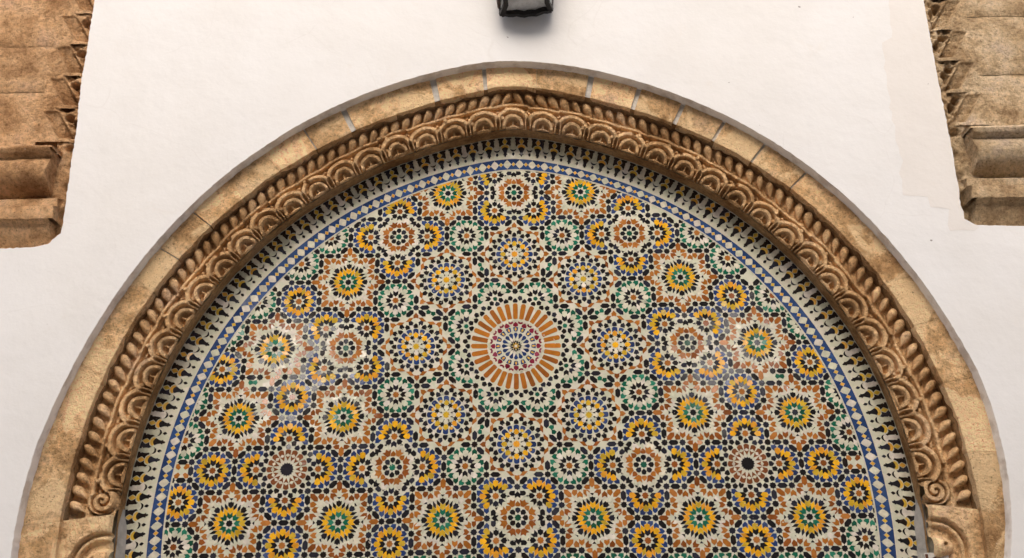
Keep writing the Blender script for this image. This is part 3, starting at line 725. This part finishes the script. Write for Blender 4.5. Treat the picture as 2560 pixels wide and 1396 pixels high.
# impost blocks and the capitals below them
def impost(sg):
    nu, nv = 90, 60; A = sg*np.linspace(AE, PHM, nu)[:, None]*np.ones((1, nv)); t = np.linspace(0, 1, nv)[None, :]*np.ones((nu, 1))
    r = LIPR(A)*(1-t)+(rad('Vin', A)+.012)*t; X, Z = xz(r, A)
    cx, cz = (-1.50, 2.09) if sg < 0 else (1.50, 2.105)
    dx = (X-cx)*(-sg); dz = Z-cz      # dx grows towards the mosaic side negative
    h = np.zeros_like(X)+.55
    top = 2.165-.9*np.clip(-(X-cx)*(-1 if sg > 0 else 1)-.02, 0, 1)**1.5*6
    dd = np.hypot((X-(cx+sg*-.005))/.115, (Z-(cz-.03))/.115)
    ins = 1-sstep(.93, 1.0, dd); h = h*(1-ins)-.3*ins
    brow = (1-sstep(.05, .09, np.abs(dd-.80))); h = np.maximum(h, brow*.35)
    bl = np.clip(1-np.hypot((X-(cx+sg*-.012))/.072, (Z-(cz-.02))/.042)**2, 0, 1)**.5; h = np.maximum(h, bl*1.0-.1)
    eye = 1-sstep(.5, 1.0, np.hypot((X-(cx+sg*.02))/.008, (Z-(cz-.012))/.008)); h = h-.8*eye
    h = h+.10*fbm(X*30, Z*30)+.06*fbm(X*90, Z*90)
    edge = sstep(0, .04, t); Y = .052-.055*h+.02*(1-edge)
    return grid_mesh('impost_block', X, Y, Z, flip=(sg < 0))
for sg in (-1, 1): link('impost_block', impost(sg), M_stone, arch)
# short painted tile piece beneath the right capital
pp = tag(empty('painted_tile', (1.50, .045, 2.02)), 'small white tile with brown painted scrollwork beneath the right capital', 'painted tile')
V, F = [], []; box(V, F, -.055, .03, -.012, .03, -.10, .045); link('tile_body', mesh('tile_body', V, F, cols=[(.62, .60, .55)]*6), M_glaze, pp, (1.50, .045, 2.02))
def ribbon(pts, w_, y, name, mat, parent, off):
    V, F = [], []; P = np.array(pts, float); d = np.gradient(P, axis=0); d /= np.linalg.norm(d, axis=1, keepdims=True)+1e-9
    for p_, t_ in zip(P, d): V += [(p_[0]-t_[1]*w_, y, p_[1]+t_[0]*w_), (p_[0]+t_[1]*w_, y, p_[1]-t_[0]*w_)]
    F = [[2*i, 2*i+1, 2*i+3, 2*i+2] for i in range(len(P)-1)]; return link(name, mesh(name, V, F), mat, parent, off)
th = np.linspace(0, 4.2*pi, 60)
ribbon([(-.012+(.004+.0017*t)*cos(t), .012+(.004+.0015*t)*sin(t)) for t in th], .0035, -.0125, 'painted_scroll', M_brownpaint, pp, (1.50, .045, 2.02))
ribbon([(-.048, .04), (-.046, -.02), (-.04, -.10)], .005, -.0127, 'painted_border', M_brownpaint, pp, (1.50, .045, 2.02))
# grey cement fillet between the capitals and the mosaic
for sg in (-1, 1):
    A = sg*np.linspace(radians(95), PHM, 40)[:, None]*np.ones((1, 3)); t = np.linspace(0, 1, 3)[None, :]*np.ones((40, 1))
    X, Z = xz(rad('C2', A)-.002-(.018*sstep(radians(95), radians(98.5), np.abs(A))+.002*fbm(A*90, A*0))*(1-t), A); Y = .158-.070*t+.004*fbm(X*60, Z*60)
    link('cement_fillet', grid_mesh('cement_fillet', X, Y, Z, flip=(sg < 0)), M_cement, arch)

# ------------------------------------------------------------------ plastered wall
YP = -.048
wall = tag(empty('plaster_wall', (0, YP, 0)), 'whitewashed plaster wall surrounding the stone arch', 'wall')
def jag(L, amp, step=.02, seed=0):
    r_ = np.random.RandomState(seed); out = []
    for (a, b) in zip(L[:-1], L[1:]):
        n = max(1, int(hypot(b[0]-a[0], b[1]-a[1])/step))
        for k in range(n):
            t = k/n; out.append((a[0]+(b[0]-a[0])*t+r_.normal(0, amp)*(0 if k == 0 else 1), a[1]+(b[1]-a[1])*t+r_.normal(0, amp)*(0 if k == 0 else 1)))
    out.append(L[-1]); return out
ph = np.linspace(-PHM, PHM, 1100)
wob = .0018*fbm(ph*9, ph*0)+.0022*fbm(ph*110, ph*0+3)
ax, az = xz(rad('P', ph)+wob, ph); ARC = list(zip(ax.tolist(), az.tolist()))
ZT = 5.6; XW = 4.5
LP = jag([(-XW, 3.262), (-2.03, 3.262), (-1.90, 3.266), (-1.845, 3.278), (-1.80, 3.325), (-1.798, 3.36), (-1.806, 3.60), (-1.81, 3.80), (-1.824, 4.03), (-1.824, 4.20), (-1.829, 4.44), (-1.835, ZT)], .0012, .012, 1)
RP = jag([(XW, 3.302), (2.01, 3.302), (1.83, 3.308), (1.785, 3.336), (1.782, 3.40), (1.792, 3.60), (1.793, 3.80), (1.793, 4.0), (1.799, 4.38), (1.80, ZT)], .0010, .012, 2)
outline = [(-XW, 0), (ARC[0][0], 0)]+ARC+[(ARC[-1][0], 0), (XW, 0)]+RP+LP[::-1]
def flat_poly(name, L):
    from mathutils.geometry import delaunay_2d_cdt
    n = len(L); r = delaunay_2d_cdt([Vector(p) for p in L], [], [list(range(n)) if area(np.array(L)) > 0 else list(range(n))[::-1]], 1, 1e-6)
    me = mesh(name, [(v.x, 0, v.y) for v in r[0]], [list(f_) for f_ in r[2]])
    if sum(p.normal.y*p.area for p in me.polygons) > 0: me.flip_normals()
    return me
me = flat_poly('plaster_face', outline)
face = link('plaster_face', me, M_plaster, wall, (0, YP, 0))
# cut edge of the plaster
def edge_strip(name, L, mat, depth=.064, closed=False, lean=0, nrm=None):
    P = np.array(L); V, F = [], []
    d = np.gradient(P, axis=0); d /= np.linalg.norm(d, axis=1, keepdims=True)+1e-9; nn = np.stack([-d[:, 1], d[:, 0]], 1)*lean
    for p_, n_ in zip(P, nn):
        for t, g in ((0, 0), (.08, .25), (.3, .5), (1, 1)): V.append((p_[0]+n_[0]*g, YP+depth*t+(.0 if t else 0), p_[1]+n_[1]*g))
    n = len(P); F = [[4*i+j, 4*i+j+1, 4*i+4+j+1, 4*i+4+j] for i in range(n-1) for j in range(3)]
    return link(name, mesh(name, V, F, True), mat, wall)
edge_strip('plaster_arch_edge', ARC, M_grey, .056, lean=-.006)
edge_strip('plaster_edge', LP, M_plaster, .07, lean=.0)
edge_strip('plaster_edge', RP, M_plaster, .07, lean=.0)
# paint patches of a different limewash
def patch(name, L, mat, y, seed, amp=.006):
    me = flat_poly(name, jag(L, amp, .03, seed)[:-1])
    return link(name, me, mat, wall, (0, y, 0))
# ------------------------------------------------------------------ pilasters
def pilaster(sg, name, label, ZL, mat, courses, chipz, moulds, xe):
    root = tag(empty(name, (sg*2.2, 0, 3.3)), label, 'pilaster')
    X0, X1 = 1.99, 3.6
    # plain courses
    for (za, zb) in zip(courses[:-1], courses[1:]):
        nu, nv = 60, max(6, int((zb-za)/.02)); x = np.linspace(X0, X1, nu)[:, None]*np.ones((1, nv)); z = np.linspace(za+.0015, zb-.0015, nv)[None, :]*np.ones((nu, 1))
        e = np.minimum(sstep(0, .012, z-za), sstep(0, .012, zb-z)); Y = -.012-.006*vnoise(za*9, 2)+.008*(1-e)-.006*fbm(x*9, z*9)-.003*fbm(x*40, z*40)
        link('stone_block', grid_mesh('stone_block', sg*x, Y, z, flip=(sg < 0)), mat, root)
    V, F = [], []; box(V, F, min(sg*1.75, sg*3.7), max(sg*1.75, sg*3.7), .035, .06, 3.2, 5.7); link('backing', mesh('backing', V, F), mat, root)
    # carved notches
    for zt in chipz:
        nu, nv = 60, 50; x = np.linspace(1.775, 1.992, nu)[:, None]*np.ones((1, nv)); z = np.linspace(zt-.163, zt, nv)[None, :]*np.ones((nu, 1))
        h = np.zeros_like(x)
        zl = zt-z; xc = 1.945-(zl-.02)*.62; u_ = (x-xc)/.030
        ins = (1-sstep(.9, 1.08, np.abs(u_)))*sstep(.012, .020, zl)*(1-sstep(.135, .148, zl))
        h += ins*(.006+.36*np.clip(zl-.015, 0, .13)-.006*np.floor(np.clip(zl-.015, 0, .13)/.042))
        rough = 1-sstep(1.86, 1.90, x+.45*(zl-.08))
        cav = np.clip(fbm(x*38+zt*7, z*38)+.05, 0, 1)
        h += rough*(.008+.06*cav**1.2)
        pit = 1-sstep(.7, 1.1, np.hypot((x-1.868-.0*zl)/.020, (zl-.045)/.018)); h += pit*.035
        pit2 = 1-sstep(.7, 1.1, np.hypot((x-1.842)/.012, (zl-.075)/.02)); h += pit2*.035
        h += .004*fbm(x*30, z*30)+.003*fbm(x*90, z*90)
        Y = -.014+np.minimum(h, .06)
        link('carved_notch', grid_mesh('carved_notch', sg*x, Y, z, flip=(sg < 0)), mat, root)
    # end block beside the mouldings
    zb_ = chipz[-1]-.163; nu, nv = 40, 90; x = np.linspace(1.765, 1.90, nu)[:, None]*np.ones((1, nv)); z = np.linspace(ZL, zb_, nv)[None, :]*np.ones((nu, 1))
    h = .012*fbm(x*20, z*14)+.01*fbm(x*60, z*60)+.03*(1-sstep(1.80, 1.84, x+.012*np.sin(z*60)))+.03*(1-sstep(.6, 1.1, np.hypot((x-1.845)/.02, (z-zb_+.03)/.02)))
    Y = -.006+h; link('end_block', grid_mesh('end_block', sg*x, Y, z, flip=(sg < 0)), mat, root)
    # mouldings, each a run of its own
    for nm, prof, xend in moulds:
        P = np.array(prof); nt_ = 120; xs = np.linspace(xend, 3.6, nt_)
        zz = P[:, 0][None, :]*np.ones((nt_, 1)); yy = P[:, 1][None, :]*np.ones((nt_, 1)); XX = xs[:, None]*np.ones((1, len(P)))
        XX[0] += .004*np.sin(np.arange(len(P))*2.1)
        yy = yy+.005*fbm(XX*9, zz*40)+.004*fbm(XX*30, zz*70); zz = zz+.003*fbm(XX*12+5, zz*9)
        me = grid_mesh(nm, sg*XX, yy, zz, flip=(sg < 0)); 
        o = link(nm, me, mat, root)
        # end return
        V = [(sg*XX[0, j], yy[0, j], zz[0, j]) for j in range(len(P))]+[(sg*(XX[0, j]-.004), .03, zz[0, j]) for j in range(len(P))]
        F = [[j, j+1, len(P)+j+1, len(P)+j] if sg > 0 else [j+1, j, len(P)+j, len(P)+j+1] for j in range(len(P)-1)]
        link('moulding_return', mesh('moulding_return', V, F, True), mat, root)
    return root
def tor(za, zb, y0, y1, n=9): return [(za+(zb-za)*(.5-.5*cos(pi*i/(n-1))), y0-(y0-y1)*sin(pi*i/(n-1))**.8) for i in range(n)]
ML = [('lower_band', [(3.240, .05), (3.262, .01), (3.30, -.022), (3.345, -.045), (3.362, -.050), (3.372, -.070), (3.378, -.076)], 1.85),
      ('fillet_moulding', [(3.378, -.076), (3.43, -.080), (3.437, -.062), (3.44, -.030)], 1.83),
      ('neck_moulding', [(3.44, -.030), (3.485, -.036), (3.492, -.008), (3.50, .030)], 1.84),
      ('roll_moulding', [(3.50, .030), (3.508, -.004), (3.525, -.040), (3.552, -.072), (3.588, -.090), (3.622, -.086), (3.645, -.070), (3.658, -.060), (3.668, -.088), (3.690, -.092)], 1.885),
      ('ledge_moulding', [(3.690, -.092), (3.701, -.086), (3.708, -.04), (3.712, .0)], 1.875)]
MR = [(a, [(z+.036 if z > 3.30 else z+.04, y) for z, y in b], c-.01) for a, b, c in ML]
pilaster(-1, 'left_pilaster', 'brown sandstone pilaster end with notched carving and mouldings, upper left', 3.25, M_pil, [3.712, 4.003, 4.236, 4.52, 4.8, 5.1, 5.4], [3.922+.161*k for k in range(10, -1, -1)], ML, 1.8)
MR = [(a, [(z+.036 if z > 3.30 else z+.04, y) for z, y in b], c-.01) for a, b, c in ML]
pilaster(1, 'right_pilaster', 'paler grey sandstone pilaster end with notched carving and mouldings, upper right', 3.29, M_pilr, [3.748, 4.028, 4.326, 4.6, 4.9, 5.2, 5.5], [3.945+.159*k for k in range(10, -1, -1)], MR, 1.8)
for nm in ('left_pilaster', 'right_pilaster'): bpy.data.objects[nm].name = 'pilaster'

patch('limewash_patch', [(1.645, 5.6), (1.64, 4.30), (1.631, 4.197), (1.585, 4.17), (1.577, 3.977), (1.572, 3.727), (1.585, 3.60), (1.559, 3.543), (1.559, 3.444), (1.62, 3.44), (1.657, 3.434), (1.66, 3.389), (1.732, 3.379), (1.715, 3.31), (1.72, 3.285), (1.819, 3.285), (1.84, 3.300), (1.785, 3.332), (1.780, 3.40), (1.790, 3.60), (1.791, 3.80), (1.791, 4.0), (1.797, 4.38), (1.797, 5.6), (1.645, 5.6)], M_beige, YP-.0006, 5, .004)

# ------------------------------------------------------------------ lantern on the wall
lan = tag(empty('wall_lantern', (.062, -.19, 4.30)), 'black wrought iron wall lantern at the top centre above the arch', 'lantern')
def bar(pts, w_, h_, name, mat=M_iron, up=(0, 0, 1)):
    V, F = [], []; P = [Vector(p_) for p_ in pts]
    for i, p_ in enumerate(P):
        t = (P[min(i+1, len(P)-1)]-P[max(i-1, 0)]).normalized(); s_ = t.cross(Vector(up)).normalized(); u_ = s_.cross(t)
        for a, b in ((-1, -1), (1, -1), (1, 1), (-1, 1)): V.append(p_+s_*a*w_+u_*b*h_)
    for i in range(len(P)-1):
        for j in range(4): a = 4*i+j; b = 4*i+(j+1) % 4; F.append([a, b, b+4, a+4])
    F += [[3, 2, 1, 0], [4*len(P)-4+k for k in range(4)]]
    return link(name, mesh(name, V, F), mat, lan)
lx = .063; zb = 4.325
A_ = Vector((-.044, -.085, 4.312)); B_ = Vector((.171, -.085, 4.333)); Cc = Vector((-.026, -.175, 4.345)); D_ = Vector((.152, -.175, 4.350))
def wav(a, b, n=14, amp=.006): return [a.lerp(b, i/(n-1))+Vector((0, 0, amp*sin(2*pi*(i/(n-1))*1.0+1.2)+.003*sin(i*1.9))) for i in range(n)]
bar(wav(A_, B_), .010, .011, 'bottom_rail'); bar(wav(Cc, D_, amp=.003), .008, .009, 'bottom_rail')
bar([A_, A_.lerp(Cc, .5)+Vector((.012, 0, .006)), Cc], .010, .010, 'bottom_rail'); bar([B_, B_.lerp(D_, .5)+Vector((-.010, 0, .006)), D_], .010, .010, 'bottom_rail')
V = [A_+Vector((.02, -.004, .014)), B_+Vector((-.02, -.004, .012)), D_+Vector((0, 0, .012)), Cc+Vector((0, 0, .012))]
link('bottom_pane', mesh('bottom_pane', V, [[0, 3, 2, 1]]), M_frost, lan)
# flared side panels and body
def quadpanel(name, P, mat, th=.004):
    n = (P[1]-P[0]).cross(P[2]-P[0]).normalized()*th; V = P+[p_+n for p_ in P]
    link(name, mesh(name, P, [[0, 1, 2, 3]]), mat, lan)
T1 = [Vector((-.075, -.075, 4.62)), Vector((.20, -.075, 4.62)), Vector((.19, -.20, 4.62)), Vector((-.065, -.20, 4.62))]
Bt = [A_, B_, D_, Cc]
for i in range(4):
    j = (i+1) % 4
    bar([Bt[i], T1[i]], .007, .007, 'corner_post', up=(0, 1, 0)); bar([T1[i], T1[j]], .008, .008, 'top_rail')
    quadpanel('glass_pane', [Bt[i].lerp(T1[i], .06), Bt[j].lerp(T1[j], .06), Bt[j].lerp(T1[j], .96), Bt[i].lerp(T1[i], .96)], M_frost, .003)
ap = Vector((lx, -.14, 4.82))
for i in range(4):
    j = (i+1) % 4; V = [T1[i], T1[j], ap]; link('roof_panel', mesh('roof_panel', V, [[0, 1, 2]]), M_bronze, lan)
bar([Vector((lx, -.14, 4.82)), Vector((lx, -.14, 4.90)), Vector((lx, -.06, 4.92))], .008, .008, 'bracket', up=(1, 0, 0))
# brown fluted side cheeks
for s, x0, xa in ((-1, -.058, 4.372), (1, .176, 4.372)):
    V, F = [], []; n = 9
    for i in range(n):
        for j in range(7):
            t = j/6; yy = -.082-.08*i/(n-1); x = x0+s*(-.010+.016*t)-s*.018*(1-sin(pi*min(1, .35+t*.65)))+s*.002*(i % 2)
            V.append((x-.0, yy, xa-.022+.20*t+.010*(i/(n-1))))
    for i in range(n-1):
        for j in range(6): a = i*7+j; F.append([a, a+1, a+8, a+7])
    ob = link('side_cheek', mesh('side_cheek', V, F), M_bronze, lan)
    md = ob.modifiers.new('thickness', 'SOLIDIFY'); md.thickness = .012

# ------------------------------------------------------------------ the rest of the courtyard, and an added wall opposite the mosaic
V, F = [], []; n = len(V); V += [(-30, -30, 0), (30, -30, 0), (30, 30, 0), (-30, 30, 0)]; F += [[0, 1, 2, 3]]
g = link('ground', mesh('ground', V, F), M_ground); tag(g, kind='structure')
opp = tag(empty('sky_block_wall', (0, -9, 0)), 'unseen ochre wall added across the courtyard to block sky reflections, with two high openings', 'wall')  # unseen wall, put in to keep sky reflections off the tiles
V, F = [], []; Y0, Y1 = -9.25, -9.0
xs = [-9, -3.45, -2.55, 2.45, 3.35, 9]
box(V, F, -9, 9, Y0, Y1, 0, 5.2); box(V, F, -9, 9, Y0, Y1, 6.1, 10.2)

for a, b in ((-9, -3.3), (-2.65, 2.55), (3.25, 9)): box(V, F, a, b, Y0, Y1, 5.2, 6.1)
link('wall_body', mesh('wall_body', V, F), M_opp, opp)
wb = [(-XW, 0, ZT), (XW, 0, ZT)]
V, F = [], []; box(V, F, -6, 6, -.06, .4, 5.6, 6.6); box(V, F, -6, -4.5, -.06, .4, 0, 5.6); box(V, F, 4.5, 6, -.06, .4, 0, 5.6); box(V, F, -4.5, 4.5, .2, .4, 0, 5.6)
link('wall_core', mesh('wall_core', V, F), M_plaster, wall)
# the drawing convention for grids is checked here: front faces must look towards the courtyard
for o in COL.objects:
    if o.type == 'MESH' and o.name.split('.')[0] in ('carved_scallop', 'voussoir', 'stone_block', 'impost_block', 'volute', 'carved_notch', 'end_block', 'leaf_bed', 'joint_mortar', 'soffit'):
        me = o.data; nm = np.zeros(len(me.polygons)*3, dtype=np.float32); me.polygons.foreach_get('normal', nm)
        if nm.reshape(-1, 3)[:, 1].sum() > 0: me.flip_normals()
